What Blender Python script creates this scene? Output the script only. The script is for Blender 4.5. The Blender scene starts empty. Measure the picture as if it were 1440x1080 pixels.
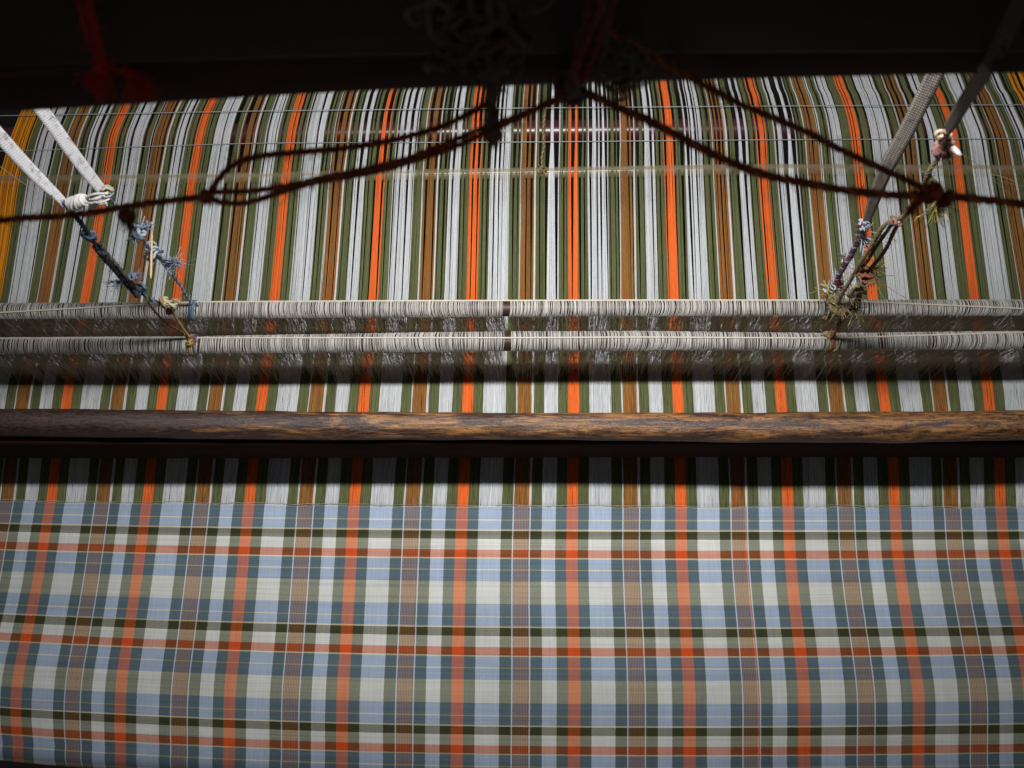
import bpy, math, random
import numpy as np
from mathutils import Vector

# ------------------------------------------------------------------ camera, world, lamp
scene = bpy.context.scene
col = scene.collection
R = math.radians
F_PX, PITCH, CAM_H = 1470.0, R(71.0), 1.066      # the photograph is 1440 x 1080
cam_d = bpy.data.cameras.new('camera')
cam_d.sensor_width = 36.0
cam_d.lens = 36.0 * F_PX / 1440.0
cam_d.clip_start, cam_d.clip_end = 0.02, 60.0
cam_d.dof.use_dof = True
cam_d.dof.focus_distance = 1.10
cam_d.dof.aperture_fstop = 13.0
cam = bpy.data.objects.new('camera', cam_d)
col.objects.link(cam)
cam.location = (0, 0, CAM_H)
cam.rotation_euler = (R(90) - PITCH, 0, 0)
scene.camera = cam

world = bpy.data.worlds.new('World')
scene.world = world
world.use_nodes = True
bg = world.node_tree.nodes['Background']
bg.inputs[0].default_value = (0.95, 0.97, 1.0, 1)
bg.inputs[1].default_value = 0.06

lamp_d = bpy.data.lights.new('tube_lamp', 'AREA')
lamp_d.shape = 'RECTANGLE'
lamp_d.size, lamp_d.size_y = 0.42, 0.05
lamp_d.energy = 3.95
lamp_d.spread = R(122)
lamp_d.color = (1.0, 0.985, 0.96)
lamp = bpy.data.objects.new('tube_lamp', lamp_d)
col.objects.link(lamp)
lamp.location = (0.03, 0.462, 0.80)

scene.view_settings.view_transform = 'Standard'
scene.view_settings.look = 'None'
scene.view_settings.exposure = 0.0
scene.view_settings.gamma = 1.0
scene.render.engine = 'CYCLES'
scene.cycles.max_bounces = 8
scene.cycles.diffuse_bounces = 6
scene.cycles.transparent_max_bounces = 12

rng = np.random.default_rng(7)
random.seed(7)
ST, CT = math.sin(PITCH), math.cos(PITCH)

def P(x, y, H=None, z=0.0):
    """world point on the horizontal level z (or H metres below the lens) seen at photo position x, y; arrays welcome"""
    x = np.asarray(x, float); y = np.asarray(y, float)
    a = (x - 720.0) / F_PX; b = (540.0 - y) / F_PX
    if H is None:
        H = CAM_H - z
    d = H / (ST - b * CT)
    return np.stack([a * d + 0 * y, d * (CT + b * ST) + 0 * x, CAM_H - H + 0 * d], -1)

def lin(r, g, b, k=1.0):
    return tuple(k * (((c / 255 + 0.055) / 1.055) ** 2.4 if c > 10 else c / 255 / 12.92) for c in (r, g, b)) + (1.0,)

# ------------------------------------------------------------------ helpers
class MB:
    def __init__(self):
        self.v, self.f, self.m, self.n, self.t = [], [], [], 0, []
    def add(self, verts, quads, mat=0, tint=1.0):
        verts = np.asarray(verts, float).reshape(-1, 3); quads = np.asarray(quads, int).reshape(-1, 4)
        self.v.append(verts); self.f.append(quads + self.n); self.n += len(verts)
        self.m.append(np.full(len(quads), mat, int))
        self.t.append(np.broadcast_to(np.asarray(tint, float), (len(verts),)).copy())
    def tube(self, pts, rad, sides=6, mat=0, tint=1.0, caps=True, flat=None):
        pts = np.asarray(pts, float); n = len(pts)
        rad = np.broadcast_to(np.asarray(rad, float), (n,)).copy()
        if caps:
            pts = np.concatenate([pts[:1], pts, pts[-1:]]); rad = np.concatenate([[1e-5], rad, [1e-5]]); n += 2
        tg = np.gradient(pts, axis=0)
        tg /= np.linalg.norm(tg, axis=1, keepdims=True) + 1e-12
        ref = np.array([0.31, 0.2, 0.93]) if abs(tg[n // 2, 2]) < 0.9 else np.array([1.0, 0.1, 0.0])
        N = np.zeros_like(pts); 
        cur = ref - tg[0] * (ref @ tg[0]); cur /= np.linalg.norm(cur) + 1e-12
        for i in range(n):
            cur = cur - tg[i] * (cur @ tg[i]); l = np.linalg.norm(cur)
            if l < 1e-6:
                cur = np.cross(tg[i], [0.3, 0.9, 0.1]); l = np.linalg.norm(cur)
            cur = cur / l; N[i] = cur
        B = np.cross(tg, N)
        a = np.linspace(0, 2 * math.pi, sides, endpoint=False)
        V = pts[:, None, :] + rad[:, None, None] * (np.cos(a)[None, :, None] * N[:, None, :] + np.sin(a)[None, :, None] * B[:, None, :])
        i = np.arange(n - 1)[:, None] * sides; j = np.arange(sides)[None, :]; k = (j + 1) % sides
        Q = np.stack([i + j, i + k, i + sides + k, i + sides + j], -1)
        self.add(V, Q, mat, tint)
    def sheet(self, G, mat=0, tint=1.0):
        G = np.asarray(G, float); a, b = G.shape[:2]
        i = np.arange(a - 1)[:, None] * b; j = np.arange(b - 1)[None, :]
        self.add(G, np.stack([i + j, i + j + 1, i + b + j + 1, i + b + j], -1), mat, tint)
    def build(self, name, mats, parent=None, smooth=True, loc=None):
        if not isinstance(mats, (list, tuple)): mats = [mats]
        V = np.concatenate(self.v); Q = np.concatenate(self.f); M = np.concatenate(self.m); T = np.concatenate(self.t)
        if loc is not None: V = V - np.asarray(loc)
        me = bpy.data.meshes.new(name)
        me.vertices.add(len(V)); me.vertices.foreach_set('co', V.astype(np.float32).ravel())
        me.loops.add(Q.size); me.loops.foreach_set('vertex_index', Q.astype(np.int32).ravel())
        me.polygons.add(len(Q)); me.polygons.foreach_set('loop_start', np.arange(0, Q.size, 4, dtype=np.int32))
        me.polygons.foreach_set('material_index', M.astype(np.int32))
        me.polygons.foreach_set('use_smooth', np.full(len(Q), smooth))
        at = me.attributes.new('tint', 'FLOAT', 'POINT'); at.data.foreach_set('value', T.astype(np.float32))
        me.update(calc_edges=True); me.validate()
        for m in mats: me.materials.append(m)
        o = bpy.data.objects.new(name, me); col.objects.link(o)
        if parent is not None:
            o.parent = parent
        elif loc is not None:
            o.location = loc
        return o

def thing(name, label, cat, loc=(0, 0, 0), group=None):
    o = bpy.data.objects.new(name, None); col.objects.link(o)
    o.empty_display_size = 0.02
    o.location = loc; tag(o, label, cat, group)
    return o
def tag(o, label, cat, group=None):
    o['label'] = label; o['category'] = cat
    if group: o['group'] = group
    return o

def spline(pts, n):
    """Catmull-Rom through pts, n samples evenly spaced by length"""
    p = np.asarray(pts, float)
    p = np.concatenate([2 * p[:1] - p[1:2], p, 2 * p[-1:] - p[-2:-1]])
    out = []
    for i in range(1, len(p) - 2):
        t = np.linspace(0, 1, 24, endpoint=False)[:, None]
        a, b, c, d = p[i - 1], p[i], p[i + 1], p[i + 2]
        out.append(0.5 * (2 * b + (c - a) * t + (2 * a - 5 * b + 4 * c - d) * t ** 2 + (3 * b - a - 3 * c + d) * t ** 3))
    q = np.concatenate(out + [p[-2:-1]])
    s = np.concatenate([[0], np.cumsum(np.linalg.norm(np.diff(q, axis=0), axis=1))])
    u = np.linspace(0, s[-1], n)
    return np.stack([np.interp(u, s, q[:, k]) for k in range(q.shape[1])], -1)

def frames(q):
    tg = np.gradient(q, axis=0); tg /= np.linalg.norm(tg, axis=1, keepdims=True) + 1e-12
    up = np.array([0.2, 0.35, 0.9]); N = np.cross(tg, up); N /= np.linalg.norm(N, axis=1, keepdims=True) + 1e-12
    return tg, N, np.cross(tg, N)

def rope(mb, pts, r, strands=3, pitch=0.012, mats=(0,), fuzz=0, wob=0.0, sides=5, fuzz_mat=None, fl=0.004):
    """laid cord: strands twisted round the path, with loose fibres"""
    p = np.asarray(pts, float)
    L = np.linalg.norm(np.diff(p, axis=0), axis=1).sum()
    n = int(max(12, min(900, L / (pitch / 9))))
    q = spline(p, n)
    if wob:
        for k in range(3):
            ph = rng.uniform(0, 6.28, 3)
            q = q + wob * 0.5 * np.sin(np.linspace(0, L / 0.012, n)[:, None] * (0.4 + 0.5 * k) + ph)
    tg, N, B = frames(q)
    s = np.linspace(0, L, n)
    for j in range(strands):
        a = 2 * math.pi * (s / pitch + j / strands)
        off = r * 0.52
        c = q + off * (np.cos(a)[:, None] * N + np.sin(a)[:, None] * B)
        rr = r * 0.56 * (1 + 0.13 * np.sin(s / 0.004 + j) + 0.08 * rng.standard_normal(n))
        mb.tube(c, rr, sides, mats[j % len(mats)], rng.uniform(0.8, 1.15))
    for _ in range(fuzz):
        i = rng.integers(0, n); a = rng.uniform(0, 6.28)
        d = np.cos(a) * N[i] + np.sin(a) * B[i] + rng.normal(0, 0.5) * tg[i]
        b = q[i] + r * 0.9 * d / np.linalg.norm(d)
        l = fl * rng.uniform(0.3, 1.2)
        e = b + d * l; m = (b + e) / 2 + rng.normal(0, l * 0.25, 3)
        mb.tube([b, m, e], 0.00014, 3, mats[rng.integers(len(mats))] if fuzz_mat is None else fuzz_mat, caps=False)
    return q

def knot(mb, c, r, tr, n=6, mats=(0,), seed=0, flat=(1, 1, 1), axis=None):
    g = np.random.default_rng(seed)
    c = np.asarray(c, float); t = np.linspace(0, 2 * math.pi, 22)
    for i in range(n):
        a = g.standard_normal(3) if axis is None else np.asarray(axis) + 0.45 * g.standard_normal(3)
        a /= np.linalg.norm(a)
        u = np.cross(a, [0.3, 0.5, 0.8]); u /= np.linalg.norm(u); v = np.cross(a, u)
        rr = r * g.uniform(0.5, 1.0); o = g.normal(0, r * 0.28, 3)
        p = c + (o + rr * (np.cos(t)[:, None] * u + g.uniform(0.6, 1) * np.sin(t)[:, None] * v) + 0.15 * r * np.sin(3 * t + i)[:, None] * a) * np.asarray(flat)
        mb.tube(p, tr * g.uniform(0.75, 1.2), 6, mats[i % len(mats)], g.uniform(0.8, 1.15), caps=False)

def tuft(mb, c, d, l, n, spread, tr=0.0003, mats=(0,), seed=0, curl=0.3):
    g = np.random.default_rng(seed)
    c = np.asarray(c, float); d = np.asarray(d, float); d = d / np.linalg.norm(d)
    for i in range(n):
        e = d + spread * g.standard_normal(3); e /= np.linalg.norm(e)
        ll = l * g.uniform(0.45, 1.1)
        s = np.linspace(0, 1, 7)[:, None]
        bend = g.standard_normal(3) * curl * ll
        p = c + g.normal(0, tr * 2, 3) + e * ll * s + bend * s ** 2 + 0.06 * ll * np.sin(s * 9 + g.uniform(0, 6)) * g.standard_normal(3)
        mb.tube(p, tr * g.uniform(0.7, 1.3) * np.linspace(1, 0.7, 7), 4, mats[i % len(mats)], g.uniform(0.8, 1.2))

# ------------------------------------------------------------------ materials
def new_mat(name):
    m = bpy.data.materials.new(name); m.use_nodes = True
    nt = m.node_tree; nt.nodes.clear()
    out = nt.nodes.new('ShaderNodeOutputMaterial'); b = nt.nodes.new('ShaderNodeBsdfPrincipled')
    nt.links.new(b.outputs[0], out.inputs[0])
    return m, nt, b
def N_(nt, t, **kw):
    n = nt.nodes.new(t)
    for k, v in kw.items(): setattr(n, k, v)
    return n
def coords(nt, scale, kind='Object'):
    tc = N_(nt, 'ShaderNodeTexCoord'); mp = N_(nt, 'ShaderNodeMapping')
    mp.inputs['Scale'].default_value = scale
    nt.links.new(tc.outputs[kind], mp.inputs[0]); return mp.outputs[0]
def noise(nt, vec, scale=1.0, detail=3, rough=0.55, dist=0.0):
    n = N_(nt, 'ShaderNodeTexNoise'); n.inputs['Scale'].default_value = scale
    n.inputs['Detail'].default_value = detail; n.inputs['Roughness'].default_value = rough; n.inputs['Distortion'].default_value = dist
    nt.links.new(vec, n.inputs['Vector']); return n.outputs[0]
def ramp(nt, fac, stops, interp='LINEAR'):
    r = N_(nt, 'ShaderNodeValToRGB'); cr = r.color_ramp; cr.interpolation = interp
    while len(cr.elements) < len(stops): cr.elements.new(0.5)
    for e, (p, c) in zip(cr.elements, stops): e.position = p; e.color = c if len(c) == 4 else tuple(c) + (1,)
    nt.links.new(fac, r.inputs[0]); return r.outputs[0]
def mathn(nt, op, a, b=None, c=None):
    n = N_(nt, 'ShaderNodeMath', operation=op)
    for i, v in enumerate((a, b, c)):
        if v is None: continue
        if isinstance(v, (int, float)): n.inputs[i].default_value = v
        else: nt.links.new(v, n.inputs[i])
    return n.outputs[0]
def mixc(nt, fac, a, b, blend='MIX'):
    n = N_(nt, 'ShaderNodeMix', data_type='RGBA', blend_type=blend)
    for s, v in ((n.inputs[0], fac), (n.inputs[6], a), (n.inputs[7], b)):
        if isinstance(v, (int, float)): s.default_value = v
        elif isinstance(v, tuple): s.default_value = v
        else: nt.links.new(v, s)
    return n.outputs[2]
def grey(v): return (v, v, v, 1)
def bump(nt, bsdf, h, strength=0.4, dist=0.001):
    b = N_(nt, 'ShaderNodeBump'); b.inputs['Strength'].default_value = strength; b.inputs['Distance'].default_value = dist
    nt.links.new(h, b.inputs['Height']); nt.links.new(b.outputs[0], bsdf.inputs['Normal'])

def yarn(name, c, var=0.22, rough=0.75, along=(1400, 90, 400), sheen=0.15, spec=0.2):
    """spun yarn: streaky along the thread, every thread with a tone of its own"""
    m, nt, b = new_mat(name)
    at = N_(nt, 'ShaderNodeAttribute', attribute_name='tint')
    n = noise(nt, coords(nt, along), 1.0, 2, 0.6)
    k = ramp(nt, n, [(0.25, grey(1 - var)), (0.75, grey(1 + var * 0.5))])
    t = mixc(nt, 1.0, c, k, 'MULTIPLY')
    vm = N_(nt, 'ShaderNodeVectorMath', operation='SCALE')
    nt.links.new(t, vm.inputs[0]); nt.links.new(at.outputs['Fac'], vm.inputs['Scale'])
    nt.links.new(vm.outputs[0], b.inputs['Base Color'])
    b.inputs['Roughness'].default_value = rough; b.inputs['Specular IOR Level'].default_value = spec
    b.inputs['Sheen Weight'].default_value = sheen; b.inputs['Sheen Roughness'].default_value = 0.5
    return m

def plain(name, c, c2=None, scale=(60, 60, 60), rough=0.6, bs=0.3, spec=0.4, bd=0.001, detail=5):
    m, nt, b = new_mat(name)
    n = noise(nt, coords(nt, scale), 1.0, detail, 0.6)
    nt.links.new(ramp(nt, n, [(0.3, c), (0.7, c2 or c)]), b.inputs['Base Color'])
    b.inputs['Roughness'].default_value = rough; b.inputs['Specular IOR Level'].default_value = spec
    bump(nt, b, n, bs, bd)
    return m

K = 1.12
WHITE = lin(190, 192, 195, K); OLIVE = lin(92, 96, 60, K); ORANGE = lin(220, 104, 42, K)
BROWN = lin(126, 86, 42, K); TAN = lin(178, 108, 48, K); YELLOW = lin(226, 150, 20, K); GOLD = lin(120, 108, 52, K)
M = {}
M['white'] = yarn('white_yarn', WHITE, 0.17)
M['olive'] = yarn('olive_yarn', OLIVE, 0.3)
M['orange'] = yarn('orange_yarn', ORANGE, 0.2)
M['brown'] = yarn('brown_yarn', BROWN, 0.3)
M['tan'] = yarn('tan_yarn', TAN, 0.25)
M['gold'] = yarn('gold_yarn', GOLD, 0.25)
M['yellow'] = yarn('yellow_yarn', YELLOW, 0.25)
M['amber'] = yarn('amber_yarn', lin(186, 116, 18, K), 0.25)
M['waste'] = yarn('waste_yarn', lin(104, 82, 64), 0.4, 0.9, (700, 700, 700))
M['heddle'] = yarn('heddle_cotton', lin(224, 221, 215), 0.22, 0.7, (900, 60, 60), 0.1)
def translucent(m, f):
    nt = m.node_tree; b = [x for x in nt.nodes if x.type == 'BSDF_PRINCIPLED'][0]; out = [x for x in nt.nodes if x.type == 'OUTPUT_MATERIAL'][0]
    t = N_(nt, 'ShaderNodeBsdfTranslucent'); ms = N_(nt, 'ShaderNodeMixShader'); ms.inputs[0].default_value = f
    nt.links.new(b.inputs['Base Color'].links[0].from_socket, t.inputs[0])
    nt.links.new(b.outputs[0], ms.inputs[1]); nt.links.new(t.outputs[0], ms.inputs[2]); nt.links.new(ms.outputs[0], out.inputs[0])
translucent(M['heddle'], 0.28)
M['heddle_leg'] = yarn('heddle_cotton_lightened', lin(246, 240, 228), 0.12, 0.7, (900, 60, 60), 0.2); translucent(M['heddle_leg'], 0.6)  # leg cotton lighter than the wraps: brightness painted in against the rod's shadow
M['ridge'] = yarn('ridge_cord_cotton', lin(205, 198, 182), 0.2, 0.7, (300, 300, 300))
M['rope'] = yarn('brown_rope_fibre', lin(136, 70, 42), 0.35, 0.85, (900, 900, 900), 0.1)
M['rope_red'] = yarn('rust_rope_fibre', lin(190, 96, 54), 0.35, 0.85, (900, 900, 900), 0.1)
M['navy'] = yarn('navy_cord', lin(66, 80, 106), 0.4, 0.8, (900, 900, 900))
M['black'] = yarn('black_cord', lin(62, 62, 62), 0.4, 0.8, (900, 900, 900))
M['slate'] = yarn('slate_blue_yarn', lin(112, 130, 152), 0.3, 0.8, (900, 900, 900))
M['pale'] = yarn('pale_blue_yarn', lin(178, 190, 202), 0.25, 0.8, (900, 900, 900))
M['cream'] = yarn('cream_yarn', lin(205, 192, 160), 0.25, 0.8, (900, 900, 900))
M['khaki'] = yarn('khaki_cord', lin(116, 106, 68), 0.4, 0.8, (900, 900, 900))
M['tanstring'] = yarn('tan_string', lin(168, 138, 92), 0.3, 0.8, (900, 900, 900))
M['rust'] = yarn('rust_yarn', lin(160, 82, 50), 0.3, 0.8, (900, 900, 900))
M['maroon'] = yarn('maroon_yarn', lin(150, 50, 62), 0.3, 0.8, (900, 900, 900))
M['plum'] = yarn('plum_cord', lin(96, 76, 96), 0.35, 0.8, (900, 900, 900))
M['red'] = yarn('red_yarn', lin(196, 46, 28), 0.25, 0.85, (900, 900, 900))
M['yel'] = yarn('lemon_yarn', lin(178, 160, 84), 0.25, 0.8, (900, 900, 900))
M['pink'] = yarn('pink_rag', lin(150, 106, 100), 0.25, 0.85, (500, 500, 500))
M['dull'] = yarn('dusty_dark_yarn', lin(120, 106, 86), 0.4, 0.9, (700, 700, 700))
M['bamboo'] = plain('bamboo_stick', lin(205, 172, 118), lin(226, 198, 148), (400, 400, 40), 0.5)
M['peg'] = plain('dark_peg', lin(56, 44, 48), lin(72, 56, 56), (300, 300, 60), 0.5)
M['rodwood'] = plain('stained_rod_wood', lin(44, 30, 24), lin(72, 46, 32), (12, 200, 200), 0.5)
M['beam'] = plain('dark_painted_timber', lin(54, 40, 40), lin(68, 50, 48), (6, 60, 60), 0.55, 0.25, 0.3)
M['rail'] = plain('dark_red_timber', lin(60, 38, 36), lin(76, 48, 42), (8, 90, 90), 0.6, 0.3, 0.3)
M['cap'] = plain('shade_dark_wood', lin(30, 17, 11), lin(42, 23, 15), (10, 160, 160), 0.8, 0.4, 0.1)  # near-black colour stands in for the unlit face under the handle bar
M['floor'] = plain('dark_earth_floor', lin(48, 44, 42), lin(66, 60, 56), (4, 4, 4), 0.9)
M['reed'] = plain('reed_steel', lin(120, 116, 108), lin(90, 84, 76), (200, 200, 200), 0.4)

def webbing(name, c, c2, dirt):
    m, nt, b = new_mat(name)
    uv = coords(nt, (1, 1, 1), 'UV')
    sep = N_(nt, 'ShaderNodeSeparateXYZ'); nt.links.new(uv, sep.inputs[0])
    # u across 0..1, v along in metres: twill ribs plus soiled patches
    w = mathn(nt, 'SINE', mathn(nt, 'ADD', mathn(nt, 'MULTIPLY', sep.outputs[0], 22.0), mathn(nt, 'MULTIPLY', sep.outputs[1], 2600.0)))
    w2 = mathn(nt, 'SINE', mathn(nt, 'MULTIPLY', sep.outputs[0], 16.0))
    ribs = mathn(nt, 'MULTIPLY', w, w2)
    n = noise(nt, coords(nt, (140, 140, 140)), 1.0, 5, 0.65)
    n2 = noise(nt, coords(nt, (900, 900, 300)), 1.0, 3, 0.7)
    base = mixc(nt, ramp(nt, ribs, [(0.1, grey(0)), (0.6, grey(1))]), c2, c)
    base = mixc(nt, ramp(nt, mathn(nt, 'MULTIPLY', n, mathn(nt, 'ADD', n2, 0.5)), [(0.52, grey(0)), (0.72, grey(0.75))]), base, dirt)
    nt.links.new(base, b.inputs['Base Color']); b.inputs['Roughness'].default_value = 0.8
    bump(nt, b, ribs, 0.25, 0.0004)
    return m
M['web_white'] = webbing('white_webbing', lin(236, 236, 238), lin(222, 222, 226), lin(96, 82, 76))
M['web_grey'] = webbing('grey_webbing', lin(184, 175, 166), lin(116, 108, 101), lin(58, 50, 46))
M['web_dark'] = webbing('dusty_webbing', lin(112, 106, 98), lin(84, 78, 72), lin(52, 46, 42))
M['rag'] = plain('white_rag', lin(226, 224, 222), lin(198, 192, 188), (220, 220, 220), 0.85, 0.5, 0.2)

def wood_bar():
    m, nt, b = new_mat('worn_bar_wood')
    tc = N_(nt, 'ShaderNodeTexCoord'); sep = N_(nt, 'ShaderNodeSeparateXYZ'); nt.links.new(tc.outputs['Object'], sep.inputs[0])
    g = noise(nt, coords(nt, (26, 300, 300)), 1.0, 8, 0.68, 0.6)
    g2 = noise(nt, coords(nt, (9, 60, 60)), 1.0, 6, 0.65, 1.0)
    g3 = noise(nt, coords(nt, (150, 420, 420)), 1.0, 5, 0.75)
    tan = mixc(nt, ramp(nt, g, [(0.35, grey(0)), (0.65, grey(1))]), lin(66, 42, 30), lin(178, 124, 72))
    darkc = mixc(nt, ramp(nt, g3, [(0.35, grey(0)), (0.68, grey(1))]), lin(34, 20, 17), lin(92, 66, 58))
    # worn bright to the right, blackened to the left
    x = mathn(nt, 'MULTIPLY_ADD', sep.outputs[0], 0.16, -0.10)
    xl = mathn(nt, 'MULTIPLY', mathn(nt, 'SUBTRACT', mathn(nt, 'MULTIPLY', sep.outputs[0], -1.0), 0.30), 1.5)
    xl = mathn(nt, 'MAXIMUM', xl, 0.0)
    w = mathn(nt, 'SUBTRACT', mathn(nt, 'ADD', mathn(nt, 'ADD', mathn(nt, 'MULTIPLY', g2, 1.15), mathn(nt, 'MULTIPLY', g, 0.40)), x), mathn(nt, 'ADD', xl, 0.18))
    base = mixc(nt, ramp(nt, w, [(0.44, grey(0)), (0.56, grey(1))]), darkc, tan)
    flk = mathn(nt, 'ADD', noise(nt, coords(nt, (85, 330, 330)), 1.0, 9, 0.8, 0.5), mathn(nt, 'MULTIPLY', sep.outputs[0], 0.11))
    base = mixc(nt, ramp(nt, flk, [(0.59, grey(0)), (0.70, grey(0.85))]), base, lin(192, 150, 98))
    pit = mathn(nt, 'SUBTRACT', noise(nt, coords(nt, (120, 360, 360)), 1.0, 6, 0.75), mathn(nt, 'MULTIPLY', mathn(nt, 'ABSOLUTE', sep.outputs[0]), 0.10))
    base = mixc(nt, ramp(nt, pit, [(0.34, grey(0.9)), (0.44, grey(0))]), base, lin(26, 18, 18))
    nt.links.new(base, b.inputs['Base Color'])
    nt.links.new(ramp(nt, g3, [(0.3, grey(0.26)), (0.75, grey(0.46))]), b.inputs['Roughness'])
    b.inputs['Specular IOR Level'].default_value = 0.75
    h = mathn(nt, 'ADD', mathn(nt, 'MULTIPLY', g, 0.7), mathn(nt, 'ADD', mathn(nt, 'MULTIPLY', flk, 0.8), mathn(nt, 'MULTIPLY', pit, 0.9)))
    bump(nt, b, h, 0.6, 0.0015)
    return m
M['bar'] = wood_bar()

def gloss(name, c, rough, metal=0.0, spec=0.5):
    m, nt, b = new_mat(name)
    n = noise(nt, coords(nt, (30, 200, 200)), 1.0, 4)
    nt.links.new(ramp(nt, n, [(0.3, c), (0.75, tuple(x * 1.3 for x in c[:3]) + (1,))]), b.inputs['Base Color'])
    b.inputs['Roughness'].default_value = rough; b.inputs['Metallic'].default_value = metal; b.inputs['Specular IOR Level'].default_value = spec
    return m
M['pipe'] = gloss('maroon_enamel', lin(66, 30, 40), 0.3, 0.0, 0.7)
M['wire'] = gloss('pale_wire', lin(146, 153, 156), 0.35, 0.0, 0.5)
def clear_tube():
    m, nt, b = new_mat('clear_plastic_tube')
    b.inputs['Base Color'].default_value = lin(200, 190, 165); b.inputs['Roughness'].default_value = 0.2; b.inputs['Specular IOR Level'].default_value = 1.0
    tr = N_(nt, 'ShaderNodeBsdfTransparent'); tr.inputs[0].default_value = lin(238, 232, 214)
    ms = N_(nt, 'ShaderNodeMixShader')
    n = noise(nt, coords(nt, (20, 60, 60)), 1.0, 3)
    nt.links.new(ramp(nt, n, [(0.3, grey(0.16)), (0.7, grey(0.32))]), ms.inputs[0])
    out = [x for x in nt.nodes if x.type == 'OUTPUT_MATERIAL'][0]
    nt.links.new(tr.outputs[0], ms.inputs[1]); nt.links.new(b.outputs[0], ms.inputs[2]); nt.links.new(ms.outputs[0], out.inputs[0])
    return m
M['clear'] = clear_tube()

# ------------------------------------------------------------------ setting
mb = MB(); mb.sheet([[(-6, -6, -0.62), (6, -6, -0.62)], [(-6, 6, -0.62), (6, 6, -0.62)]])
fl = mb.build('floor', M['floor'], smooth=False); fl['kind'] = 'structure'

# ------------------------------------------------------------------ warp: where each thread runs (u counts pattern repeats, 0 = the orange stripe at x 806)
KS = np.arange(-5, 5)
ROWS = np.array([120, 160, 185, 200, 250, 420, 545, 580, 640, 712.0])
XT = np.array([
    [190, 309, 428, 553, 676, 807, 934, 1056, 1184, 1317],
    [172, 289.4, 416, 543.5, 671.7, 806.7, 939.4, 1066, 1198, 1332],
    [161, 282, 410, 540.5, 670.5, 806.7, 941, 1070, 1203, 1341],
    [157.5, 279, 408.6, 539, 670, 806.7, 941.4, 1071, 1205, 1343.5],
    [150, 270, 401.7, 533.6, 667, 806, 943, 1073.5, 1210, 1349],
    [119.5, 248.6, 386, 524, 663, 806.7, 947.8, 1087, 1228, 1370.5],
    [96, 229.5, 370, 513, 658, 806.7, 952.5, 1097, 1241, 1389],
    [91, 225, 365, 510, 657, 807, 954.5, 1099.5, 1246, 1392.5],
    [79, 214, 357, 503, 654, 806, 955.5, 1106, 1255, 1405],
    [71, 206, 350, 497.5, 650, 805, 957.5, 1108, 1258, 1407]])
XT = np.concatenate([(XT[:1] + 2.6 * (XT[:1] - XT[1:2])), XT]); ROWS = np.concatenate([[16.0], ROWS])
def ext_k(X):   # extend one repeat past both edges
    return np.concatenate([2 * X[:, :1] - X[:, 1:2], X, 2 * X[:, -1:] - X[:, -2:-1]], 1)
XT = ext_k(XT)
XT[:7, 0] = [95, 66, 48, 38, 33, 20, -6]; XT[:6, -1] = XT[:6, -2] + np.array([108, 113, 117, 120, 123, 129])
KX = np.arange(-6, 6)
def interp_u(row, u):
    r = np.interp(u, KX, row)
    r = np.where(u < -6, row[0] + (u + 6) * (row[1] - row[0]), r)
    return np.where(u > 5, row[-1] + (u - 5) * (row[-1] - row[-2]), r)
YS = np.concatenate([[16, 60, 100], np.arange(125, 270, 7.0), np.arange(275, 500, 15.0), np.arange(505, 724, 4.0)])
Y_KINK = P(720, 186)[1]
def warp_z(y):
    wy = P(720, np.minimum(y, 1000))[..., 1]
    t = np.maximum(0, wy - Y_KINK)
    return -0.19 * (np.sqrt(t ** 2 + 0.012 ** 2) - 0.012)
Y_TUBE = 243.0
bands = []   # (kind, u0, u1)
seq = [('orange', -8.25, 8.25), ('olive', 8.25, 24.25), ('white', 24.25, 57.25), ('olive', 57.25, 73.25), ('edge', 73.25, 75.75), ('brown', 75.75, 97.25),
       ('edge', 97.25, 99.75), ('olive', 99.75, 115.75), ('white', 115.75, 135.75), ('olive', 135.75, 151.75)]
for k in range(-6, 5):
    for kind, a, b in seq:
        if k == -6 and kind == 'orange': kind, a = 'yellow', -27
        bands.append((kind, k + a / 160, k + b / 160))
bands.append(('yellow', 5 - 8.25 / 160, 5 + 27 / 160))
PITCH_U = 1 / 150.0
warp = thing('warp', 'long striped warp of white, olive, orange and brown threads stretched through the heddles', 'warp threads', (0, 0.5, 0))
uu = np.arange(bands[0][1], bands[-1][2], PITCH_U) + PITCH_U / 2
NT = len(uu)
# threads draw together in small clumps behind the heddles and leave dark slits
clump = np.zeros(NT); i = 0
cg = np.random.default_rng(3)
while i < NT:
    n = int(cg.choice([4, 6, 8, 10, 13, 18], p=[.16, .22, .22, .18, .14, .08])); j = min(NT, i + n)
    c = uu[i:j].mean(); st = cg.uniform(0.10, 0.42) * (1.2 if abs(uu[i] + 0.2) < 2.6 else 0.7)
    clump[i:j] = (c - uu[i:j]) * st + cg.normal(0, 0.0022)
    i = j
cl_y = np.interp(YS, [16, 200, 250, 420, 480, 545, 724], [1.8, 1.65, 1.05, 0.5, 0.2, 0.0, 0.0])
cr_y = np.interp(YS, [16, 400, 500, 520, 700, 724], [0.15, 0.25, 0.6, 1.0, 1.0, 0.4])
ROWI = [np.array([np.interp(y, ROWS, XT[:, c]) for y in YS]) for c in range(XT.shape[1])]
ROWI = np.stack(ROWI, 1)                       # row x column of KX
kern = np.array([1, 2, 1]) / 4
sm = ROWI.copy(); sm[1:-1] = ROWI[:-2] * .25 + ROWI[1:-1] * .5 + ROWI[2:] * .25; ROWI = sm
Z0 = warp_z(YS)
WY = P(720, YS)[:, 1]
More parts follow.
